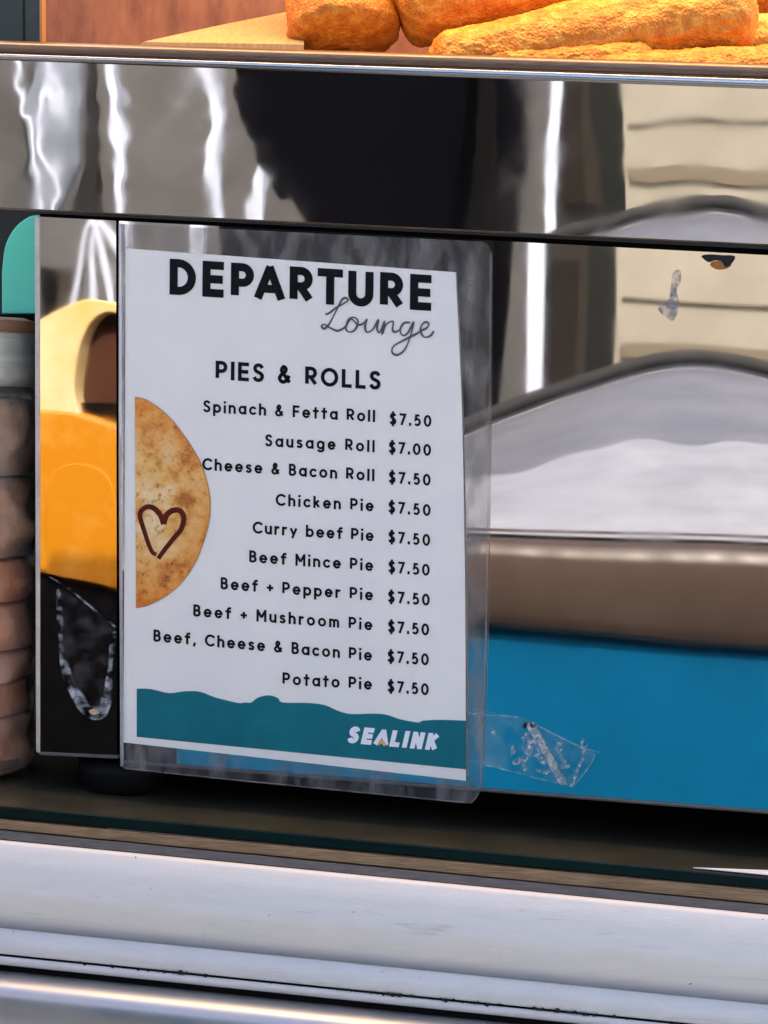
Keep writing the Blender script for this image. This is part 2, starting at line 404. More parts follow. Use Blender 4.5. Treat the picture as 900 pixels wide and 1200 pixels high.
prism('case_seal', [p+Vector((0, .012, 0)) for p in gp], .006, mat('amber_seal', (.42, .2, .07), .4), warmer)
prism('case_roof', [(s0.x, .0, zz+.30), (s1.x, .0, zz+.30), (s1.x, .26, zz+.30), (s0.x, .26, zz+.30)], .012, M_lip, warmer, Vector((0, 0, 1)))
# the case's heat lamp: tube + warm light
lampm = bpy.data.materials.new('lamp_tube'); lampm.use_nodes = True
lb = lampm.node_tree.nodes['Principled BSDF']; lb.inputs['Emission Color'].default_value = (1, .55, .2, 1); lb.inputs['Emission Strength'].default_value = 6
tube('heat_lamp', [(s0.x+.10, .10, zz+.27), (s1.x-.1, .10, zz+.27)], .006, lampm, warmer)
ld = bpy.data.lights.new('heat_lamp_light', 'AREA'); ld.shape = 'RECTANGLE'; ld.size = .55; ld.size_y = .05; ld.energy = .66; ld.color = (1, .60, .26)
lo = link(bpy.data.objects.new('heat_lamp_light', ld)); lo.location = ((s0.x+s1.x)/2, -.005, zz+.20); lo.rotation_euler = (R(28), 0, 0)

# rusty screw hole and scuff on the front
hv = cat([(822, 300), (832, 298), (846, 299), (861, 300), (858, 308), (850, 313), (846, 306), (838, 305), (830, 307)], 4, True)
sh = prism('rusty_hole', [P(a, b, -.0006) for a, b in hv], .0005, M_grime, front)
rv = cat([(834, 307), (845, 305), (857, 309), (853, 314), (842, 316), (833, 312)], 4, True)
prism('rust_stain', [P(a, b, -.0003) for a, b in rv], .0002, mat('rust_orange', (.42, .17, .03), .8, 0, (.18, .07, .02), 300), front)
sv = cat([(789, 319), (797, 317), (798, 330), (793, 340), (796, 357), (790, 375), (781, 372), (771, 362), (783, 352), (786, 335)], 4, True)
prism('scuff', [P(a, b, -.0003) for a, b in sv], .0002, clear('scuff_film', haze=.05, haze2=.75, hz=(.30, .30, .33), scale=330), front)

# ================================================================== FOOD IN THE WARMER
def roll(name, a, b, rad, y0, y1, m, label, seed, flat=1.0, ends=.3, taper=0.0, amp=.0010, sag=0.0):
    """crumbed roll between two photo points at depths y0, y1; rad in photo px"""
    A, B = P(*a, y0), P(*b, y1); ax = (B-A); L = ax.length; ax.normalize()
    e1 = ax.cross(Vector((0, 1, .2))).normalized(); e2 = ax.cross(e1)
    nl, ns = 150, 120; vs_ = []; r_ = rad/F*(1+y0)
    for i in range(nl+1):
        t = i/nl; t = .5-.5*math.cos(math.pi*t)*(1 if ends else 1)
        k = min(t, 1-t)*L/(r_*ends)
        prof = 1.0 if k >= 1 else max(.01, (1-(1-k)**2.6))**.5
        c = A+ax*(L*t)+e1*(sag*math.sin(math.pi*t))
        for j in range(ns):
            an = 2*math.pi*j/ns
            rr = r_*prof*(1-taper*t)
            q = c+e1*math.cos(an)*rr*flat+e2*math.sin(an)*rr
            l = Vector((q.dot(ax), q.dot(e1), q.dot(e2)))
            w_ = Vector((l.x*.55, l.y, l.z))
            big = noise.noise(l*30+Vector((seed, 0, 0)))*1.3
            mid = (.5-abs(noise.noise(w_*115+Vector((seed, 3, 0)))))*1.5
            fine = (.4-abs(noise.noise(w_*290+Vector((0, seed, 0)))))*1.1+noise.noise(l*720)*.35
            nrm = (q-c).normalized() if prof > .5 else ((q-c).normalized()+ax*(-1 if t < .5 else 1)).normalized()
            vs_.append(q+nrm*amp*(big+mid+fine))
    fs = [[i*ns+j, i*ns+(j+1) % ns, (i+1)*ns+(j+1) % ns, (i+1)*ns+j] for i in range(nl) for j in range(ns)]
    fs += [list(range(ns))[::-1], [nl*ns+j for j in range(ns)]]
    o = fixn(obj(name, vs_, fs, m, None, True))
    return tag(o, label, 'snack', 'golden crumbed snacks in the pie warmer')
M_c1 = crumb('golden_crumb', (.48, .125, .006), (.68, .245, .016), (.88, .46, .075))
M_c2 = crumb('pale_crumb', (.66, .30, .04), (.80, .46, .09), (.88, .62, .22))
M_c3 = crumb('deep_crumb', (.40, .085, .004), (.62, .19, .010), (.82, .37, .04))
roll('crumbed_roll', (392, -130), (404, 55), 63, .070, .040, M_c3, 'short blunt golden crumbed roll standing end on, leftmost in the warmer', 1.0, ends=.35)
roll('crumbed_roll', (458, -12), (760, -62), 68, .050, .066, M_c1, 'large fat crumbed roll lying beside the short end-on roll', 2.3, ends=.42)
roll('crumbed_roll', (505, 72), (884, 10), 34, .024, .040, M_c1, 'long slender crumbed roll with tapered end lying along the steel lip', 4.1, ends=.9, taper=-.8, flat=.85)
roll('crumbed_roll', (690, 98), (990, 82), 32, .017, .020, M_c1, 'low crumbed roll half hidden behind the lip at the right', 6.6, ends=1.0)
roll('crumbed_roll', (868, 46), (1000, 34), 24, .060, .055, M_c2, 'pale crumbed piece tucked behind the rolls at the far right', 8.2, ends=.8)
roll('crumbed_roll', (560, 82), (770, 70), 21, .0185, .020, M_c1, 'thin crumbed roll end lying lowest along the lip under the long slender roll', 21.0, ends=1.2)
roll('crumbed_roll', (806, -8), (960, -26), 34, .095, .090, M_c3, 'deep orange crumbed roll behind the tip of the long slender roll', 24.0, ends=.5)
roll('potato_wedge', (676, 40), (702, -6), 20, .082, .088, M_c2, 'small pale potato wedge poking up between two crumbed rolls', 9.7, ends=1.4, flat=.7, amp=.0006)
roll('potato_wedge', (708, 36), (792, -14), 25, .090, .095, M_c2, 'wide pale potato wedge behind the long slender roll', 12.1, ends=1.2, flat=.8, amp=.0006)
roll('crumbed_roll', (640, -10), (960, -34), 46, .150, .150, M_c3, 'dark crumbed roll at the back of the warmer', 15.0, ends=.5)
# pale board lying at the left of the food
bd = [P(165, 55, .03), P(350, 52, .03), P(350, 10, .13), P(262, 31, .13)]
bo = prism('serving_board', [P(150, 62, .020), P(352, 70, .020), P(352, 62, .020), P(150, 52, .020)], .001, mat('pale_wood', (.46, .27, .10), .5, 0, (.60, .40, .18), 30, stretch=(30, 4, 4)))
me = bo.data
bo2v = [P(160, 56, .022), P(356, 62, .022), P(356, 52, .022), P(168, 49, .022), P(230, 40, .10), P(356, 46, .12), P(356, 10, .12), P(255, 30, .10)]
bo.data.clear_geometry(); bo.data.from_pydata([tuple(p) for p in bo2v], [], [[0, 1, 2, 3], [3, 2, 6, 7], [0, 3, 7, 4], [4, 7, 6, 5], [1, 5, 6, 2], [0, 4, 5, 1]]); fixn(bo)
tag(bo, 'pale wooden board lying at the left inside the warmer', 'board')

# ================================================================== MENU SIGN
sign = thing('menu_sign', 'laminated white menu of pies and rolls taped to the steel front', 'menu sign')
def S(px, py, off=0.0):
    return P(px, py, -.0016-.0032*max(0, (py-262))/680-.0009*math.sin((px-140)/430*math.pi)*max(0, (py-262)/680)-off)
def plate(name, pts, off, m, parent, nrow=1):
    """flat printed shape on the sign (ear-clipped n-gon) with no visible thickness of its own"""
    return obj(name, [S(a, b, off) for a, b in pts], [list(range(len(pts)))[::-1]], m, parent)
def sheet(name, left, right, off, m, parent, n=24, nu=10, thick=.0002):
    """sheet between two edge curves given top to bottom, with front, back and rim"""
    L_, R_ = cat(left, n//(len(left)-1) or 1), cat(right, n//(len(right)-1) or 1)
    k = min(len(L_), len(R_))
    def at(c, t):
        f = t*(len(c)-1); i = min(len(c)-2, int(f)); return (lerp(c[i][0], c[i+1][0], f-i), lerp(c[i][1], c[i+1][1], f-i))
    vs_, fs = [], []
    for s_ in (0, 1):
        for j in range(n+1):
            a, b = at(L_, j/n), at(R_, j/n)
            for i in range(nu+1):
                q = S(lerp(a[0], b[0], i/nu), lerp(a[1], b[1], i/nu), off); q.y += s_*thick; vs_.append(q)
    W = nu+1; T = W*(n+1)
    for j in range(n):
        for i in range(nu):
            a = j*W+i; fs.append([a, a+W, a+W+1, a+1]); fs.append([T+a, T+a+1, T+a+W+1, T+a+W])
    for i in range(nu): fs += [[i, i+1, T+i+1, T+i], [n*W+i+1, n*W+i, T+n*W+i, T+n*W+i+1]]
    for j in range(n): fs += [[(j+1)*W, j*W, T+j*W, T+(j+1)*W], [j*W+nu, (j+1)*W+nu, T+(j+1)*W+nu, T+j*W+nu]]
    return obj(name, vs_, fs, m, parent, False)
paper = sheet('paper', [(147.5, 291), (146.5, 480), (145.5, 680), (144.6, 870)], [(534, 319), (541, 470), (545, 680), (546, 915)], .0002, M_paper, sign)
# clear film over the paper, and its cloudy sealed margin all round
film = grid('laminate_film', lambda u, v: S(lerp(lerp(147.5, 144.6, v), lerp(534, 546, v)+4*math.sin(v*3.14), u), lerp(lerp(291, 319, u), lerp(870, 915, u), v), .0009), 10, 14, M_pouch, sign)
outer = [(141, 262)] + [(lerp(141, 566, k/10), lerp(262, 283, k/10)) for k in range(1, 11)] + [(571, 286), (575, 294), (575, 304), (573, 500), (569, 760), (563.5, 905), (562.5, 922), (559, 933), (553, 939.5), (543, 941)] + \
        [(lerp(543, 150, k/10), lerp(941, 902, k/10)) for k in range(1, 11)] + [(144, 900), (142, 894), (141, 600)]
inner = [(148.0, 291.5)]
def ring(name, outer, inner, off, m, parent):
    """flat margin between two outlines with matching corner angles"""
    cx, cy = 350, 600
    def ray(poly, an):
        best = None
        dx, dy = math.cos(an), math.sin(an)
        for i in range(len(poly)):
            (x1, y1), (x2, y2) = poly[i], poly[(i+1) % len(poly)]
            den = dx*(y2-y1)-dy*(x2-x1)
            if abs(den) < 1e-9: continue
            t = ((x1-cx)*(y2-y1)-(y1-cy)*(x2-x1))/den; s_ = ((x1-cx)*dy-(y1-cy)*dx)/den
            if t > 0 and -1e-6 <= s_ <= 1+1e-6: best = t if best is None else max(best, t)
        return (cx+dx*best, cy+dy*best)
    angs = sorted(set([round(math.atan2(y-cy, x-cx), 5) for x, y in outer+inner]+[round(-math.pi+2*math.pi*k/160, 5) for k in range(160)]))
    vs_, fs = [], []; n = len(angs)
    for an in angs:
        a, b = ray(outer, an), ray(inner, an)
        vs_ += [S(*a, off), S(*b, off)]
    for i in range(n):
        j = (i+1) % n; fs.append([2*i, 2*i+1, 2*j+1, 2*j])
    o = obj(name, vs_, fs, m, parent); return o
margin = ring('sealed_margin', outer, [(147.5, 291), (534, 319), (541, 470), (545, 680), (546, 915), (144.6, 870), (145.5, 680), (146.5, 480)], .0006, M_seal, sign)
# thicker bead on the pouch edges, their highlight put into its pale haze
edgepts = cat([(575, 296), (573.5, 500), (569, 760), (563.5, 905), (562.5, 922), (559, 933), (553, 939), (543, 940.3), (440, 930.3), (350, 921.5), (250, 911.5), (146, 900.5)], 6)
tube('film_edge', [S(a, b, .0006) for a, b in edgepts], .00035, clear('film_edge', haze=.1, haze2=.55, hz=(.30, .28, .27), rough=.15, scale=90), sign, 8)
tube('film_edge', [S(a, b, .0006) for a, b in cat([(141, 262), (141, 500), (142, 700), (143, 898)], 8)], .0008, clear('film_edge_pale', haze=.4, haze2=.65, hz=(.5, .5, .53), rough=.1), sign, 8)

# ---- lettering (monoline geometric alphabet drawn from strokes)
def arc(cx, cy, rx, ry, a0, a1, n=14):
    return [(cx+rx*math.cos(R(lerp(a0, a1, k/n))), cy+ry*math.sin(R(lerp(a0, a1, k/n)))) for k in range(n+1)]
Sp = cat([(.50, .83), (.41, .96), (.25, 1), (.09, .93), (.03, .76), (.11, .60), (.27, .52), (.44, .42), (.51, .26), (.43, .07), (.25, 0), (.08, .05), (0, .19)], 5)
xh = .66
bowl = arc(.29, .33, .29, .33, 0, 360, 26)
G = {
 'D': (.66, [[(0, 0), (0, 1)], [(0, 1), (.18, 1)]+arc(.18, .5, .48, .5, 90, -90)+[(0, 0)]]),
 'E': (.50, [[(.50, 1), (0, 1), (0, 0), (.50, 0)], [(0, .5), (.44, .5)]]),
 'P': (.54, [[(0, 0), (0, 1), (.27, 1)]+arc(.27, .72, .27, .28, 90, -90)+[(0, .44)]]),
 'A': (.80, [[(0, 0), (.385, 1)], [(.415, 1), (.80, 0)], [(.14, .28), (.66, .28)]]),
 '^': (.80, [[(0, 0), (.385, 1)], [(.415, 1), (.80, 0)]]),
 'R': (.56, [[(0, 0), (0, 1), (.27, 1)]+arc(.27, .72, .27, .28, 90, -90)+[(0, .44)], [(.24, .44), (.56, 0)]]),
 'T': (.62, [[(0, 1), (.62, 1)], [(.31, 1), (.31, 0)]]),
 'U': (.62, [[(0, 1), (0, .32)]+arc(.31, .32, .31, .32, 180, 360)+[(.62, 1)]]),
 'I': (0, [[(0, 0), (0, 1)]]),
 'S': (.51, [Sp]),
 '&': (.66, [cat([(.64, 0), (.22, .60), (.13, .79), (.26, 1), (.41, .88), (.37, .70), (.12, .46), (0, .25), (.09, .05), (.26, 0), (.47, .13), (.62, .42)], 5)]),
 'O': (.92, [arc(.46, .5, .46, .5, 0, 360, 36)]),
 'L': (.44, [[(0, 1), (0, 0), (.44, 0)]]),
 'F': (.47, [[(.47, 1), (0, 1), (0, 0)], [(0, .5), (.40, .5)]]),
 'C': (.76, [arc(.46, .5, .46, .5, 48, 312, 26)]),
 'B': (.52, [[(0, 0), (0, 1), (.25, 1)]+arc(.25, .76, .22, .24, 90, -90)+[(0, .52)], [(.2, .52), (.26, .52)]+arc(.26, .26, .26, .26, 90, -90)+[(0, 0)]]),
 'M': (.78, [[(0, 0), (0, 1)], [(.01, 1), (.39, .32)], [(.39, .32), (.77, 1)], [(.78, 0), (.78, 1)]]),
 'K': (.54, [[(0, 0), (0, 1)], [(.5, 1), (0, .42)], [(.17, .60), (.54, 0)]]),
 'N': (.60, [[(0, 0), (0, 1)], [(.02, 1), (.58, 0)], [(.60, 0), (.60, 1)]]),
 'a': (.58, [bowl, [(.58, xh), (.58, 0)]]),
 'b': (.58, [bowl, [(0, 1), (0, 0)]]),
 'c': (.50, [arc(.29, .33, .29, .33, 48, 312, 20)]),
 'e': (.58, [arc(.29, .33, .29, .33, 0, 312, 22), [(.02, .33), (.58, .33)]]),
 'f': (.34, [[(.36, 1), (.30, 1)]+arc(.30, .84, .16, .16, 90, 180, 6)+[(.14, 0)], [(0, xh), (.34, xh)]]),
 'g': (.58, [bowl, [(.58, xh), (.58, -.08)]+arc(.29, -.08, .29, .24, 0, -155, 14)]),
 'h': (.50, [[(0, 0), (0, 1)], [(0, .38)]+arc(.25, .40, .25, .26, 180, 0)+[(.50, 0)]]),
 'i': (0, [[(0, 0), (0, .60)], [(0, .995), (0, 1.0)]]),
 'k': (.46, [[(0, 0), (0, 1)], [(.42, xh), (0, .25)], [(.14, .40), (.46, 0)]]),
 'l': (0, [[(0, 0), (0, 1)]]),
 'm': (.80, [[(0, 0), (0, xh)], [(0, .40)]+arc(.2, .42, .2, .24, 180, 0)+[(.40, 0)], [(.40, .40)]+arc(.6, .42, .2, .24, 180, 0)+[(.80, 0)]]),
 'n': (.50, [[(0, 0), (0, xh)], [(0, .38)]+arc(.25, .40, .25, .26, 180, 0)+[(.50, 0)]]),
 'o': (.60, [arc(.30, .33, .30, .33, 0, 360, 28)]),
 'p': (.58, [[(0, -.32), (0, xh)], bowl]),
 'r': (.30, [[(0, 0), (0, xh)], [(0, .36)]+arc(.24, .38, .24, .28, 180, 75, 8)]),
 's': (.40, [[(x*.78, y*xh) for x, y in Sp]]),
 't': (.36, [[(.17, .94), (.17, 0)], [(0, xh), (.36, xh)]]),
 'u': (.50, [[(0, xh), (0, .26)]+arc(.25, .26, .25, .26, 180, 360)+[(.50, xh)], [(.50, xh), (.50, 0)]]),
 'y': (.56, [[(0, xh), (.28, .04)], [(.56, xh), (.16, -.32)]]),
 '+': (.42, [[(0, .40), (.42, .40)], [(.21, .18), (.21, .62)]]),
 ',': (.08, [[(.08, .08), (0, -.18)]]),
 '.': (0, [[(0, -.01), (0, .09)]]),
 '$': (.51, [Sp, [(.255, 1.16), (.255, -.16)]]),
 '7': (.50, [[(0, 1), (.50, 1), (.15, 0)]]),
 '5': (.50, [[(.45, 1), (.11, 1), (.06, .55)]+cat([(.06, .55), (.22, .63), (.41, .55), (.50, .33), (.42, .09), (.22, 0), (0, .10)], 5)]),
 '0': (.60, [arc(.30, .5, .30, .5, 0, 360, 32)]),
}
def ribbon(pts, hw, out, z, mapf, closed=False):
    """flat stroke of half width hw along pts with mitred joints; appends to out"""
    pts = [p for i, p in enumerate(pts) if i == 0 or math.dist(p, pts[i-1]) > 1e-5]
    closed = math.dist(pts[0], pts[-1]) < 1e-4
    if closed: pts = pts[:-1]
    n = len(pts); vs_, fs = out; b0 = len(vs_)
    for i in range(n):
        p = pts[i]
        a = pts[i-1] if (i > 0 or closed) else None
        c = pts[(i+1) % n] if (i < n-1 or closed) else None
        d1 = (Vector(p)-Vector(a)).normalized() if a else None
        d2 = (Vector(c)-Vector(p)).normalized() if c else None
        d1 = d1 or d2; d2 = d2 or d1
        t = (d1+d2)
        t = t.normalized() if t.length > 1e-3 else d1
        nrm = Vector((-t.y, t.x)); k = 1/max(.42, abs(nrm.dot(Vector((-d1.y, d1.x)))))
        h_ = hw(i/(n-1)) if callable(hw) else hw
        for s_ in (1, -1):
            q = Vector(p)+nrm*(s_*h_*k); vs_.append(mapf(q.x, q.y, z))
    for i in range(n if closed else n-1):
        j = (i+1) % n
        fs.append([b0+2*i, b0+2*i+1, b0+2*j+1, b0+2*j])
cnt = [0]
def text(name, s, x0, y0, x1, y1, cap, sw, m, parent, lean=0.0, off=.0004, wscale=1.0, sp=.34):
    """line of print whose baseline runs from (x0,y0) to (x1,y1) in the sign's layout; cap height in the same unit"""
    W = math.hypot(x1-x0, y1-y0)/cap
    ws = [sp if c == ' ' else G[c][0]*(1-sw)*wscale+sw for c in s]
    kern = {'PA': -.16, 'AR': -.05, 'RT': -.06, 'TU': -.03, 'EA': -.05, '^L': -.10, 'E^': -.08, 'LI': -.03}
    ks = [kern.get(s[i:i+2], 0) for i in range(len(s))]
    gap = (W-sum(ws)-sum(ks))/(len(s)-1)
    ux, uy = (x1-x0)/(W*cap), (y1-y0)/(W*cap)
    out = ([], []); x = 0.0
    def mp(a, b, z):
        a2 = a+b*lean
        return S(x0+cap*(ux*a2)+cap*.012*b, y0+cap*(uy*a2)-cap*b, z)
    for c, wd, kk in zip(s, ws, ks):
        if c != ' ':
            for k, st in enumerate(G[c][1]):
                cnt[0] += 1
                pts = [(x+sw/2+px_*(1-sw)*wscale, sw/2+py_*(1-sw)) for px_, py_ in st]
                # open straight strokes reach the full height
                if len(pts) == 2 and math.dist(st[0], st[1]) > 0:
                    a, b = Vector(pts[0]), Vector(pts[1]); d = (b-a).normalized()*(sw/2)*(1 if abs(st[0][0]-st[1][0]) < .01 or abs(st[0][1]-st[1][1]) < .01 else (.62 if c in 'A^' else (.62 if c in 'K,' else .15)))
                    pts = [tuple(a-d), tuple(b+d)]
                elif math.dist(pts[0], pts[-1]) > 1e-3:
                    a, b = Vector(pts[0]), Vector(pts[1]); d0 = (b-a).normalized()*(sw*.42)
                    e, f = Vector(pts[-1]), Vector(pts[-2]); d1 = (e-f).normalized()*(sw*.42)
                    if c in 'SsDPRB&5$g': d0 *= .2; d1 *= .2
                    if c in 'DPRB' and st[0][0] == 0: pass
                    pts = [tuple(a-d0)]+pts[1:-1]+[tuple(e+d1)]
                ribbon(pts, sw/2, out, off+(k % 3)*.00003, mp)
        x += wd+gap+kk
    return obj(name, out[0], out[1], m, parent)
text('heading_text', 'DEPARTURE', 198.5, 345, 506, 364.5, 42, .228, M_ink, sign)
text('section_text', 'PIES & ROLLS', 252.5, 444.5, 446, 457, 22, .195, M_ink, sign, sp=.36)
rows = [('Spinach & Fetta Roll', 238, 483, 439.5, 494.7, '$7.50', 456.5, 497.5, 505.5, 500.5),
        ('Sausage Roll', 310.5, 523, 439, 530, '$7.00', 455.5, 531, 505, 534.5),
        ('Cheese & Bacon Roll', 237, 550.7, 438.7, 564, '$7.50', 455.5, 566, 504.5, 569.5),
        ('Chicken Pie', 323, 592.5, 437.8, 599.5, '$7.50', 455, 601, 504.5, 605),
        ('Curry beef Pie', 296, 625, 437.8, 634.5, '$7.50', 455, 636, 504, 640),
        ('Beef Mince Pie', 292, 659, 437.3, 669.5, '$7.50', 455, 671, 503.5, 675),
        ('Beef + Pepper Pie', 258.5, 690.5, 437, 704, '$7.50', 454.5, 706, 503.5, 710),
        ('Beef + Mushroom Pie', 226.5, 722.3, 436.3, 739, '$7.50', 454.5, 741, 502.8, 745),
        ('Beef, Cheese & Bacon Pie', 179.8, 751.7, 435.8, 774.8, '$7.50', 454, 776, 502.4, 780),
        ('Potato Pie', 331, 802, 435.8, 808.5, '$7.50', 454, 811, 502.3, 815)]
for (a, x0, y0, x1, y1, pr, u0_, v0_, u1_, v1_) in rows:
    text('menu_text', a, x0, y0, x1, y1, 14.2, .188, M_ink, sign, sp=.30)
    text('price_text', pr, u0_, v0_, u1_, v1_, 13.9, .188, M_ink, sign, wscale=.95)
# handwritten word
def zz5(p): return (340+p[0]*260/900, 290+p[1]*190/658)
def zz5(p): return (360+p[0]*.2, 340+p[1]*.2)
scr = [[(106, 142), (130, 134), (165, 106), (218, 76), (240, 58), (224, 45), (204, 56), (180, 100), (150, 160), (125, 204), (100, 226), (84, 212), (100, 200), (132, 220), (176, 238), (210, 225), (230, 205)],
       [(230, 205), (245, 170), (275, 160), (297, 180), (286, 224), (256, 246), (228, 232), (232, 200), (260, 170), (298, 204), (332, 192), (350, 168)],
       [(350, 168), (339, 215), (350, 246), (384, 230), (415, 178), (409, 225), (424, 248), (452, 186), (440, 252), (462, 202), (503, 183), (500, 230), (515, 246), (545, 230)],
       [(603, 190), (566, 194), (545, 234), (560, 266), (590, 250), (622, 192), (605, 270), (570, 350), (526, 380), (497, 362), (510, 326), (580, 286), (640, 256), (662, 240)],
       [(660, 240), (700, 222), (712, 196), (690, 188), (667, 214), (667, 250), (690, 276), (724, 266), (742, 238)]]
out = ([], [])
for k, st in enumerate(scr):
    ribbon(cat([zz5(p) for p in st], 6), lambda t: 1.12+.25*math.sin(t*23), out, .00044+k*.00003, lambda a, b, z: S(a, b, z))
obj('script_text', out[0], out[1], M_greyink, sign)
# pie picture: half a golden pie with a heart drawn on
def z6(p): return (130+p[0]*130/600, 460+p[1]*260/1200)
arcp = cat([(130, 25), (190, 40), (260, 85), (330, 150), (400, 240), (455, 325), (497, 410), (525, 510), (537, 600), (530, 700), (500, 810), (450, 930), (380, 1030), (290, 1105), (200, 1150), (135, 1165)], 5)
def pie_mat():
    m = mat('pie_print', (.7, .4, .12), .5)
    t = m.node_tree; b = t.nodes['Principled BSDF']; tc = t.nodes.new('ShaderNodeTexCoord')
    def nz(s, d=8, r=.65):
        n = t.nodes.new('ShaderNodeTexNoise'); n.inputs['Scale'].default_value = s; n.inputs['Detail'].default_value = d; n.inputs['Roughness'].default_value = r
        t.links.new(tc.outputs['Object'], n.inputs[0]); return n
    a = nz(95); rp = t.nodes.new('ShaderNodeValToRGB'); e = rp.color_ramp.elements
    e[0].position = .33; e[0].color = (.50, .15, .02, 1); e[1].position = .62; e[1].color = (.90, .66, .33, 1)
    k = e.new(.46); k.color = (.82, .42, .09, 1)
    c = nz(320, 6, .7); r2 = t.nodes.new('ShaderNodeValToRGB'); f = r2.color_ramp.elements
    f[0].position = .33; f[0].color = (.42, .13, .03, 1); f[1].position = .46; f[1].color = (1, 1, 1, 1)
    mx = t.nodes.new('ShaderNodeMix'); mx.data_type = 'RGBA'; mx.blend_type = 'MULTIPLY'; mx.inputs[0].default_value = .8
    t.links.new(a.outputs[0], rp.inputs[0]); t.links.new(c.outputs[0], r2.inputs[0])
    t.links.new(rp.outputs[0], mx.inputs[6]); t.links.new(r2.outputs[0], mx.inputs[7]); 
    gm = t.nodes.new('ShaderNodeNewGeometry'); ds = t.nodes.new('ShaderNodeVectorMath'); ds.operation = 'DISTANCE'
    ds.inputs[1].default_value = tuple(S(150, 590, .0004))
    ad = t.nodes.new('ShaderNodeMath'); ad.operation = 'MULTIPLY_ADD'; ad.inputs[1].default_value = .022; ad.inputs[2].default_value = -.011
    sm_ = t.nodes.new('ShaderNodeMath'); sm_.operation = 'ADD'
    r3 = t.nodes.new('ShaderNodeMapRange'); r3.inputs[1].default_value = .020; r3.inputs[2].default_value = .041
    m3 = t.nodes.new('ShaderNodeMix'); m3.data_type = 'RGBA'; m3.blend_type = 'MULTIPLY'; m3.inputs[7].default_value = (.95, .60, .22, 1)
    t.links.new(gm.outputs['Position'], ds.inputs[0]); t.links.new(a.outputs[0], ad.inputs[0]); t.links.new(ds.outputs['Value'], sm_.inputs[0]); t.links.new(ad.outputs[0], sm_.inputs[1])
    t.links.new(sm_.outputs[0], r3.inputs[0]); t.links.new(r3.outputs[0], m3.inputs[0]); t.links.new(mx.outputs[2], m3.inputs[6])
    t.links.new(m3.outputs[2], b.inputs['Base Color'])
    return m
pie = plate('pie_picture', [z6(p) for p in arcp][::-1], .0004, pie_mat(), sign)
out = ([], [])
ribbon([z6(p) for p in arcp], .55, out, .00046, lambda a, b, z: S(a, b, z))
obj('pie_rim', out[0], out[1], mat('pie_rim_print', (.33, .12, .03), .5, 0, (.6, .33, .12), 200), pie)
out = ([], [])
ribbon(cat([z6(p) for p in [(286, 712), (268, 664), (235, 628), (198, 618), (166, 638), (158, 672), (178, 742), (203, 818), (224, 864), (246, 876)]], 6), lambda t: 3.3-1.0*t, out, .0005, lambda a, b, z: S(a, b, z))
ribbon(cat([z6(p) for p in [(284, 712), (300, 664), (335, 638), (374, 640), (394, 678), (380, 738), (340, 788), (292, 848), (256, 898)]], 6), lambda t: 3.5-.9*t, out, .00054, lambda a, b, z: S(a, b, z))
obj('heart', out[0], out[1], mat('sauce_print', (.075, .004, .002), .5, 0, (.12, .01, .004), 200, spec=.2), pie)
# teal band with torn top and the operator's name
def z3(p): return (130+p[0]*470/900, 700+p[1]*260/498)
wv = [(58, 205), (90, 206), (130, 215), (165, 211), (200, 212), (235, 225), (285, 237), (300, 236), (315, 236), (330, 225), (355, 220), (375, 226), (385, 236), (440, 237), (480, 242), (510, 255),
      (540, 262), (590, 261), (620, 264), (650, 274), (690, 281), (700, 277), (740, 275), (797, 277)]
wt = cat(wv, 3)
band_v, band_f = [], []
for k, (a, b) in enumerate(wt):
    t = (a-58)/(797-58); q = z3((a, lerp(313, 386, t)))
    band_v += [S(*z3((a, b)), .0004), S(*q, .0004)]
    if k: band_f.append([2*k-2, 2*k-1, 2*k+1, 2*k])
band = obj('teal_band', band_v, band_f, M_teal, sign)
text('brand_text', 'SE^LINK', 406, 870.5, 511, 879.5, 20, .285, M_white, band, lean=.22, off=.0005, wscale=.98)
prism('brand_mark', [S(441, 874.5, .00062), S(445, 867.5, .00062), S(450, 868.5, .00062), S(453.5, 874, .00062), S(447, 871.5, .00062)], .00004, M_yel, band)

# ================================================================== TAPE
tape = thing('clear_tape', 'creased clear sticky tape holding the right side of the menu sign', 'sticky tape')
tp = [(548, 836), (600, 840), (622, 847), (660, 866), (697, 884), (690, 899), (672, 921), (640, 917), (600, 905), (548, 893)]
def T(px, py, off=0.0):
    k = max(0, min(1, (590-px)/30)); return P(px, py, -.0007-.0052*k-off)
def tape_sheet():
    tops = cat([(546, 836), (600, 840), (622, 847), (660, 866), (697, 884)], 5); bots = cat([(546, 892), (600, 904), (628, 912), (655, 918), (672, 921)], 5)
    vs_, fs = [], []; n = len(tops)
    for (a, b) in zip(tops, bots):
        for j in range(7):
            t = j/6; px, py = lerp(a[0], b[0], t), lerp(a[1], b[1], t)
            q = T(px, py); q.y -= .0006*abs(noise.noise((px*.06, py*.06, 2))); vs_.append(q)
    for i in range(n-1):
        for j in range(6): fs.append([i*7+j, i*7+j+1, (i+1)*7+j+1, (i+1)*7+j])
    o = obj('tape_strip', vs_, fs, M_tape, tape, True)
tape_sheet()
def blob(pts): return [T(a, b, .0012) for a, b in cat(pts, 4, True)]
M_milk = clear('tape_milk', haze=.0, haze2=.62, hz=(.60, .66, .70), scale=520, gloss=1.2)
M_strip = clear('tape_fold', haze=.15, haze2=.95, hz=(.62, .62, .60), scale=300)
for pts in ([(616, 850), (624, 851), (640, 878), (661, 916), (655, 918), (645, 900), (630, 872)],
            [(624, 849), (629, 853), (645, 882), (662, 914), (660, 916), (640, 880)]):
    prism('crease', blob(pts), .0004, M_strip, tape)
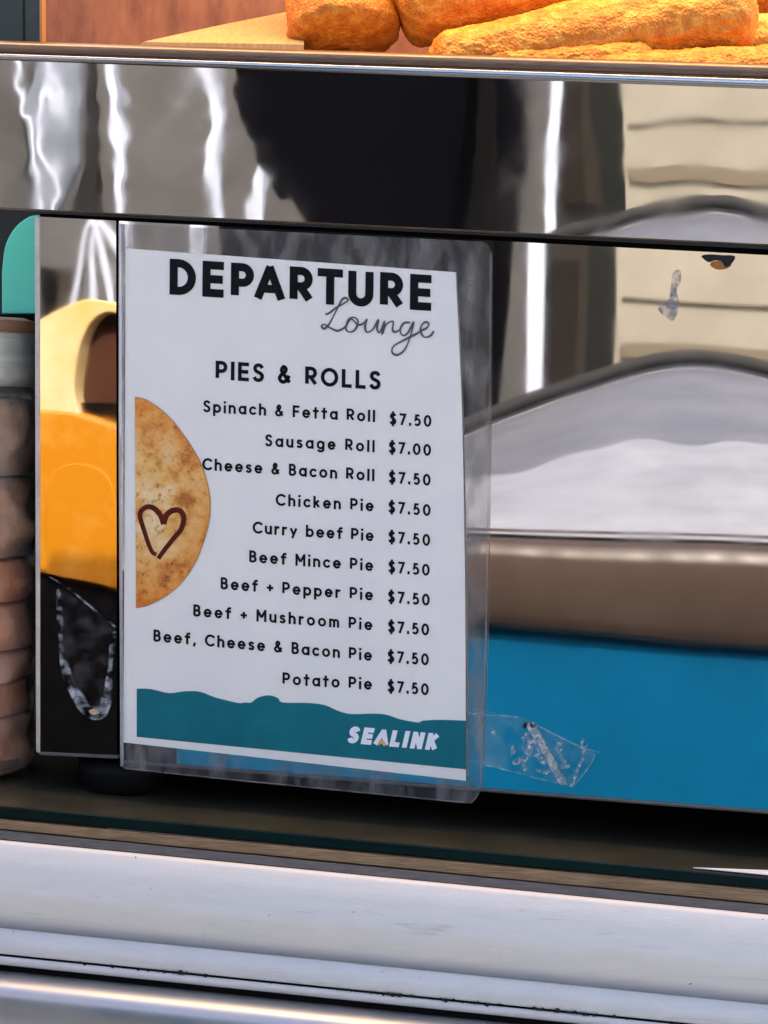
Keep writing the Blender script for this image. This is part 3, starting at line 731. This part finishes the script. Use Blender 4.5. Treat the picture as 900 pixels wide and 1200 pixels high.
for pts in ([(600, 894), (604, 890), (612, 887), (619, 887), (617, 892), (610, 894), (604, 897)], [(598, 878), (602, 874), (606, 875), (604, 881), (599, 886)],
            [(612, 862), (620, 859), (625, 866), (630, 872), (622, 874), (613, 870)], [(612, 876), (624, 873), (634, 882), (628, 887), (616, 884)],
            [(628, 902), (638, 902), (646, 905), (644, 908), (632, 906)], [(630, 888), (640, 887), (645, 894), (634, 895)], [(612, 895), (616, 894), (617, 902), (613, 903)],
            [(650, 876), (660, 889), (664, 893), (658, 892)], [(652, 870), (660, 872), (658, 880), (652, 877)], [(681, 868), (687, 870), (687, 882), (682, 884)],
            [(669, 917), (674, 903), (684, 886), (686, 888), (678, 903), (672, 920), (668, 922)], [(576, 857), (580, 856), (581, 861), (577, 861)], [(656, 895), (668, 897), (664, 901), (657, 900)]):
    prism('crease', blob(pts), .0002, M_milk, tape)
prism('dirt_smudge', blob([(613, 849), (618, 848), (617, 853), (614, 854)]), .0003, M_grime, tape)
prism('dirt_smudge', blob([(621, 849), (628, 850), (625, 853), (622, 852)]), .0003, M_grime, tape)
for pts in ([(546, 836), (600, 840), (622, 847), (660, 866), (684, 877), (703, 882)], [(546, 892), (600, 904), (628, 912), (655, 918), (672, 921)], [(697, 884), (690, 899), (672, 921)]):
    tube('tape_edge', [T(a, b, .0003) for a, b in cat(pts, 6)], .00016, clear('tape_edge', haze=.0, haze2=.55, scale=260), tape, 6)
# old tape glue on the end panel
old = thing('tape_residue', 'torn U-shaped whitish remnant of old tape on the steel left of the menu', 'tape residue')
M_resid = clear('glue_film', haze=.0, haze2=.85, hz=(.60, .62, .64), scale=210)
def ribl(pts, hw, nm):
    out = ([], []); ribbon(cat(pts, 7), hw, out, 0, lambda a, b, z: PL(a, b, .0007)); return obj(nm, out[0], out[1], M_resid, old)
ribl([(68, 690), (70, 730), (72, 765), (79, 800), (91, 820), (103, 835), (118, 836), (125, 824), (128, 790), (131, 760), (134, 740)], lambda t: 1.6+3.6*math.exp(-((t-.55)/.2)**2)+1.6*abs(math.sin(t*19)), 'glue_streak')
ribl([(74, 770), (82, 796), (94, 816), (104, 830), (116, 831), (122, 818)], lambda t: 2.2+1.5*abs(math.sin(t*11)), 'glue_streak')
ribl([(58, 676), (80, 690), (112, 716), (135, 735)], lambda t: .5+.7*t, 'tape_edge')
film_pts = [(68, 690), (100, 706), (134, 733), (131, 770), (126, 826), (117, 836), (104, 835), (91, 819), (79, 799), (72, 764)]
obj('glue_film', [PL(a, b, .0004) for a, b in film_pts], [list(range(len(film_pts)))[::-1]], clear('glue_haze', haze=.0, haze2=.05, scale=150, gloss=1.2), old)
prism('glue_crust', [PL(a, b, .0011) for a, b in cat([(104, 833), (110, 831), (116, 834), (114, 837), (107, 837)], 3, True)], .0003, mat('amber_crust', (.35, .2, .05), .6, 0, (.6, .48, .3), 900), old)

# ================================================================== JAR AND CANISTER AT THE LEFT
JY = .030
je = P(40, 700, JY); jr = .042; jx = je.x-jr; jz = top_z(jx)+.0004
zl0, zl1 = P(0, 372, JY).z, P(0, 452, JY).z       # lid top and bottom
jar = thing('biscuit_jar', 'clear glass jar of brown biscuits beside the steel warmer', 'jar')
H = zl1-jz
lathe('glass_body', [(.001, .0005), (jr*.9, .0005), (jr*.985, .004), (jr, .010), (jr, H-.02), (jr*.97, H-.008), (jr*.95, H)], (jx, JY, jz), M_glass, jar, 64)
lathe('glass_base', [(.001, .0015), (jr*.86, .0015), (jr*.94, .004), (jr*.94, .007), (.001, .0075)], (jx, JY, jz), clear('base_glass', tint=(.6, .62, .55), haze=.05, haze2=.25, gloss=1.5), jar, 64)
lathe('lid', [(.001, .0), (jr*1.0, 0), (jr*1.01, .004), (jr*1.01, .014), (jr*.985, .017), (jr*1.0, .021), (jr*.96, zl0-zl1-.002), (jr*.80, zl0-zl1), (.001, zl0-zl1)], (jx, JY, zl1),
      mat('lid_metal', (.50, .52, .44), .3, .5, (.68, .69, .60), 60, stretch=(1, 1, 5)), jar, 64)
lathe('lid_band', [(jr*1.012, .0235), (jr*1.03, .0245), (jr*1.03, .027), (jr*1.008, .0285)], (jx, JY, zl1), mat('lid_brown', (.22, .11, .05), .45), jar, 64)
M_b1 = mat('biscuit_pink', (.66, .28, .15), .6, 0, (.86, .50, .33), 70, bump=.6, bscale=200)
M_b2 = mat('biscuit_tan', (.58, .19, .08), .6, 0, (.80, .38, .20), 60, bump=.6, bscale=200)
M_b3 = mat('biscuit_brown', (.30, .15, .085), .5, 0, (.62, .38, .24), 50, bump=.6, bscale=160, coat=.6)
rows_b = [(902, 838, M_b1, 'pale pink-brown biscuit at the very bottom of the jar'), (834, 798, M_b2, 'thin reddish tan biscuit second from the bottom in the jar'),
          (795, 762, M_b1, 'pale biscuit third from the bottom in the jar'), (758, 706, M_b2, 'reddish biscuit fourth from the bottom in the jar'),
          (702, 655, M_b2, 'tan biscuit fifth from the bottom, under the brown wrapped ones'), (650, 560, M_b3, 'thick brown wrapped biscuit in the middle of the jar'),
          (555, 468, M_b3, 'topmost brown wrapped biscuit just under the jar lid')]
for i, (a, b, m, lab) in enumerate(rows_b):
    z0, z1 = P(20, a, JY).z, P(20, b, JY).z; h = z1-z0; rr = jr*(.965-.01*(i % 3))
    ox = random.uniform(-.0012, .0012)
    pr = [(.001, 0), (rr*.95, .0)]
    pr += [(rr*(.95+.05*math.sin(math.pi*k/10)**.5), h*k/10) for k in range(1, 10)] + [(rr*.95, h), (rr*.5, h*1.01), (.001, h*1.01)]
    o = lathe('biscuit', pr, (jx+ox, JY, z0), m, None, 72, .11 if i < 5 else .17, i*3.7)
    tag(o, lab, 'biscuit', 'biscuits stacked in the glass jar')
M_wrap = clear('wrapper_film', haze=.0, haze2=.06, rough=.10, scale=150, gloss=1.9)
for a, b, lab, sd_ in ((905, 655, 'crinkled clear wrapper round the lower biscuits in the jar', 1), (652, 462, 'crinkled clear wrapper round the two topmost brown biscuits in the jar', 7)):
    z0, z1 = P(20, a, JY).z, P(20, b, JY).z; vs_, fs = [], []; na, nz2 = 140, 60
    for k in range(nz2+1):
        for j2 in range(na):
            an = 2*math.pi*j2/na; zz_ = lerp(z0, z1, k/nz2)
            c_ = Vector((math.cos(an)*jr, math.sin(an)*jr, zz_))
            rr = jr*(.975+.016*noise.noise(c_*120+Vector((sd_, 0, 0)))+.012*abs(noise.noise(c_*230+Vector((0, sd_, 0)))))
            vs_.append((jx+rr*math.cos(an), JY+rr*math.sin(an), zz_))
    fs = [[k*na+j2, k*na+(j2+1) % na, (k+1)*na+(j2+1) % na, (k+1)*na+j2] for k in range(nz2) for j2 in range(na)]
    tag(obj('wrapper', vs_, fs, M_wrap, None, False), lab, 'wrapper')
# teal canister behind the jar
can_pts = cat([(2, 320), (6, 288), (18, 266), (34, 254), (46, 252)], 5)+[(46, 368), (2, 368)]
tz = P(20, 243, .16)
cpts = [P(a, b, .16) for a, b in can_pts]
blk = bevel(prism('black_box', [P(-30, 368.5, .155), P(110, 368.5, .155), Vector((P(110, 368, .155).x, .155, top_z(P(110, 368, .155).x)+.0004)), Vector((P(-30, 368, .155).x, .155, top_z(P(-30, 368, .155).x)+.0004))], .08, M_dark), .002)
tag(blk, 'black box behind the biscuit jar with the teal canister on top', 'box')
can = bevel(prism('teal_canister', cpts, .06, mat('teal_plastic', (.085, .68, .58), .35, 0, (.10, .74, .64), 20)), .002)
tag(can, 'teal round-shouldered canister behind the biscuit jar', 'canister')
# dark kiosk wall at the back
kw = box('kiosk_wall', (-2.2, .70, -1.149), (2.2, .76, .95), mat('kiosk_dark', (.016, .018, .016), .7))
tag(kw, 'dark wall at the back of the kiosk behind the teal canister', 'wall')
# thin white sliver on the counter: a glint made as a solid shape
c0 = [(812, 1020.6), (905, 1027.2), (960, 1031), (955, 1027.5), (905, 1022), (830, 1019)]
def C(px, dy):
    # point on the glass top at photo pixel column px, set back dy from the front edge
    q = edge_pt(px, -.04+dy); return Vector((q.x, -.04+dy, top_z(q.x)+.0006))
sl = prism('paper_slip', [C(812, .003), C(1000, .002), C(1005, .022), C(905, .012)], .0003, mat('slip_white', (.85, .85, .85), .5), None, Vector((0, 0, 1)))
tag(sl, 'small white paper slip lying on the dark glass counter edge', 'paper slip')

# ================================================================== WHAT THE STEEL MIRRORS (stands in front of the kiosk)
BK = Vector((0, -1, 0))
def vprism(name, pts, d, thick, m, parent=None): return prism(name, [V(a, b, d) for a, b in pts], thick, m, parent, BK)
# counter opposite: white top, brown rounded edge, blue front
opp = thing('opposite_counter', 'blue fronted counter with brown rounded edge and white top, facing the warmer', 'counter')
M_blue = mat('blue_paint', (.0, .052, .116), .5, 0, (.0, .060, .134), 14, spec=.08)
M_brown = mat('brown_vinyl', (.036, .0235, .0165), .22, 0, (.046, .031, .0225), 12, bump=.3, bscale=15)
M_top = mat('grey_white_cover', (.14, .143, .157), .6, 0, (.21, .215, .235), 7, bump=.4, bscale=25)
XA, XB = 150, 1300
pr = [(lerp(613, 690, f_), lerp(640, 762, f_), d_) for f_, d_ in ((-.10, 1.135), (-.01, 1.125), (.02, 1.108), (.07, 1.101), (.22, 1.0975), (.40, 1.0960), (.58, 1.0955), (.80, 1.0975), (.92, 1.101), (.98, 1.107), (1.01, 1.120))]
sweep('edge_moulding', pr, M_brown, opp, XA, XB, True, 120, fn=V, wob=.0009, seed=3)
zg = -1.149
b0, b1 = V(XA, 712, 1.115), V(XB, 812, 1.115)
prism('front', [V(XA, 682+.08*XA, 1.116), V(XB, 682+.08*XB, 1.116), Vector((b1.x, b1.y, zg)), Vector((b0.x, b0.y, zg))], .03, M_blue, opp, BK)
archp = cat([(150, 640), (300, 610), (430, 560), (500, 522), (570, 488), (640, 462), (700, 443), (750, 431), (800, 425), (850, 427), (900, 435), (1000, 460), (1100, 500)], 8)
def arow(px):
    for (a, b), (c, d) in zip(archp, archp[1:]):
        if a <= px <= c: return lerp(b, d, (px-a)/(c-a))
    return archp[-1][1]
def top_f(u, v):
    px = lerp(XA, 1090, u)
    r0_ = 614+px*.03; r1_ = arow(px)+11
    d = lerp(1.12, 2.1, v)
    q = V(px, lerp(r0_, r1_, 1-(1-v)**1.7), d)
    q.z += v*(1-v)*4*(.004*noise.noise((q.x*9, q.y*5, 1))+.0012*abs(noise.noise((q.x*22+q.y*9, q.y*14, 4))))
    return q
def bnd(u): return .30+.16*u+.025*math.sin(u*23)+.012*math.sin(u*61)
grid('white_cover', lambda u, v: top_f(u, v*bnd(u))+Vector((0, 0, .004)), 120, 50, M_top, opp)  # front of the top lighter: its glare is put into the colour
grid('rear_top', lambda u, v: top_f(u, lerp(bnd(u)-.06, 1, v)), 120, 50, mat('grey_top', (.075, .077, .088), .5, 0, (.115, .115, .125), 6, bump=.4, bscale=20), opp)  # rear of the same top greyer, its dimness put into the colour
def rim_f(u, v):
    px = lerp(XA, 1090, u); return V(px, lerp(arow(px)+11, arow(px), v), 2.1+.02*v)
grid('raised_rim', rim_f, 60, 4, mat('rim_grey', (.26, .255, .25), .5), opp)
tube('rim_seal', [V(a, b-3, 2.1) for a, b in archp if XA <= a <= 1092], .009, M_grime, opp, 10)

# facade behind
M_gwall = mat('grey_wall', (.040, .039, .038), .8, 0, (.066, .064, .062), 5, spec=.2)
M_bwall = mat('beige_wall', (.16, .145, .110), .8, 0, (.205, .187, .148), 4)
fac = thing('opposite_facade', 'grey and beige wall standing across from the kiosk', 'wall')
def down(pts, d, name, thick, m, parent=None):
    (x0, x1, ra, rb) = pts
    q = [V(x0, ra, d), V(x1, ra, d), V(x1, rb, d), V(x0, rb, d)]
    q[2].z = q[3].z = zg; q[2].x = q[1].x; q[3].x = q[0].x
    return prism(name, q, thick, m, parent, BK)
down((-1100, 726, 120, 500), 3.5, 'grey_wall', .1, M_gwall, fac)
down((727, 1500, 120, 500), 3.5, 'beige_wall', .1, M_bwall, fac)
prism('ledge', [V(728, 350, 3.492), V(1500, 382, 3.492), V(1500, 385, 3.492), V(728, 353, 3.492)], .006, mat('ledge_brown', (.09, .072, .05), .7), fac, BK)
prism('skirting', [V(728, 404, 3.49), V(1500, 436, 3.49), V(1500, 466, 3.49), V(728, 420, 3.49)], .009, mat('skirting_tan', (.085, .066, .04), .7), fac, BK)  # occlusion at the foot of the wall, painted as a brown strip
prism('brown_door', [V(646, 125, 3.45), V(691, 127, 3.45), V(691, 450, 3.45), V(646, 450, 3.45)], .04, mat('door_brown', (.011, .0085, .006), .6, 0, (.018, .014, .010), 6, spec=.15), fac, BK)
def post(name, px, wd, d, m, lab, catg, ra=130, rb=470, grp=None, lean=0, fn=None):
    fn = fn or V
    q = [fn(px-wd/2+lean, ra, d), fn(px+wd/2+lean, ra, d), fn(px+wd/2, rb, d), fn(px-wd/2, rb, d)]
    q[2].z = q[3].z = zg
    o = prism(name, q, .03, m, None, BK); return tag(o, lab, catg, grp)
M_wpost = mat('white_post', (.33, .36, .43), .45)
post('dark_post', 708, 34, 3.2, mat('post_black', (.004, .005, .004), .5, spec=.15), 'black square post beside the beige wall', 'post')
post('white_post', 634, 17, 3.1, M_wpost, 'white post between the shade cloth and brown door', 'post')
post('white_post', 147, 13, 3.0, M_wpost, 'slim white post in front of the grey wall', 'post')
post('white_post', 216, 16, 3.0, M_wpost, 'thicker white post left of the shade cloth', 'post', lean=16)
post('white_post', 300, 16, 3.1, M_wpost, 'white post behind the shade cloth', 'post', ra=385)
post('dark_post', 108, 16, 3.0, mat('post_dark', (.008, .008, .008), .5, spec=.2), 'dark slim post among the white posts', 'post')
post('pale_panel', 66, 44, 3.3, mat('panel_blue', (.085, .10, .125), .5, 0, (.13, .15, .18), 8), 'pale blue panel against the grey wall', 'panel')
# flat black shape added to stand in for the photographer's dark reflection
cl = [(248, 120), (252, 255), (258, 300), (270, 345), (298, 385), (325, 425), (338, 450), (345, 520), (570, 520), (584, 470), (590, 420), (599, 360), (603, 300), (608, 250), (610, 135)]
sc_ = vprism('shade_cloth', cat(cl, 4, True) if False else cl, 2.5, .02, mat('black_cloth', (.0022, .0022, .003), .9, spec=.0))
tag(sc_, 'black shade cloth hanging across from the warmer', 'cloth')
def vlprism(name, pts, d, thick, m, parent=None): return prism(name, [VL(a, b, d) for a, b in pts], thick, m, parent, BK)
# yellow hooded bin on a black stand
cad = thing('yellow_bin', 'yellow plastic hooded bin with pale rim and dark opening on a black stand', 'bin')
M_yellow = mat('yellow_plastic', (.42, .155, .002), .4, 0, (.52, .26, .05), 30, thr=(.5, .85))
M_cream = mat('cream_plastic', (.50, .33, .095), .5, 0, (.58, .47, .28), 14, bump=.5, bscale=60)
D = .50
bevel(vlprism('body', [(-20, 490), (45, 478), (86, 481), (110, 488), (150, 502), (230, 520), (230, 712), (133, 689), (45, 671), (-20, 660)], D, .10, M_yellow, cad), .003)
ho = cat([(10, 520), (14, 440), (26, 395), (48, 371), (80, 357), (112, 352), (150, 362), (190, 400), (212, 520)], 6)
hi = cat([(196, 515), (182, 420), (156, 378), (128, 367), (108, 376), (96, 400), (89, 440), (88, 465), (94, 488)], 6)
bevel(vlprism('hood', ho+hi, D+.001, .09, M_cream, cad), .010, 5)
vlprism('lining', [(70, 385), (130, 360), (195, 400), (205, 520), (70, 505)], D+.014, .008, mat('lining_brown', (.05, .013, .003), .5, 0, (.035, .01, .003), 12), cad)
vlprism('opening_lip', [(80, 470), (140, 474), (205, 484), (205, 520), (80, 500)], D+.008, .005, M_dark, cad)
bevel(vlprism('boss', [(50, 671), (50, 620)]+cat([(51, 590), (60, 558), (78, 546), (100, 545), (122, 552), (134, 572), (140, 600)], 6)+[(146, 640), (146, 691)], D-.0008, .004, M_yellow, cad), .0008, 3)
st = [VL(-40, 656, D+.005), VL(45, 672, D+.005), VL(133, 690, D+.005), VL(260, 716, D+.005)]
stv = st+[Vector((st[3].x, st[3].y, zg)), Vector((st[0].x, st[0].y, zg))]
prism('stand', stv, .2, mat('stand_black', (.0025, .0025, .003), .6, 0, (.006, .006, .007), 30, spec=.05), cad, BK)
M_hoop = mat('hoop_white', (.30, .32, .37), .4)
# white wire hoops standing behind the yellow bin
for i, pts in enumerate(([(80, 440), (84, 350), (90, 285), (104, 260), (118, 285), (128, 340), (136, 440)], [(96, 440), (108, 350), (106, 290), (116, 262), (134, 285), (150, 350), (156, 440)])):
    q = [VL(a, b, 2.0) for a, b in cat(pts, 8)]
    q = [Vector((q[0].x, q[0].y, zg))]+q+[Vector((q[-1].x, q[-1].y, zg))]
    o = tube('wire_hoop', q, .006, M_hoop, None, 10)
    tag(o, ['tall narrow white hoop left of its twin behind the yellow bin', 'tall white hoop right of its twin behind the yellow bin'][i], 'hoop', 'white hoops behind the yellow bin')
post('dark_post', 54, 14, 2.6, M_dark, 'black post behind the white hoops', 'post', ra=312, fn=VL)

post('brown_panel', 74, 24, 2.5, mat('panel_brown', (.014, .009, .006), .6, 0, (.03, .022, .017), 10, spec=.15), 'low dark brown panel between the black post and the hoops', 'panel', ra=312, fn=VL)
post('dark_post', 573, 21, 2.4, M_dark, 'black post in front of the right edge of the shade cloth', 'post')

for i, pts in enumerate(([(2, 240), (16, 262), (22, 290), (36, 305), (40, 330), (48, 332), (50, 372), (47, 400), (52, 470)], [(30, 240), (48, 258), (58, 290), (62, 330), (60, 372), (70, 400), (72, 470)])):
    q = [V(a, b, 2.9) for a, b in cat(pts, 6)]; q.append(Vector((q[-1].x, q[-1].y, zg)))
    o = tube('rope', q, .0055, M_wpost, None, 8)
    tag(o, ['kinked white rope hanging furthest from the shade cloth', 'smoother white rope hanging in front of the pale blue panel'][i], 'rope', 'white ropes by the pale panel')
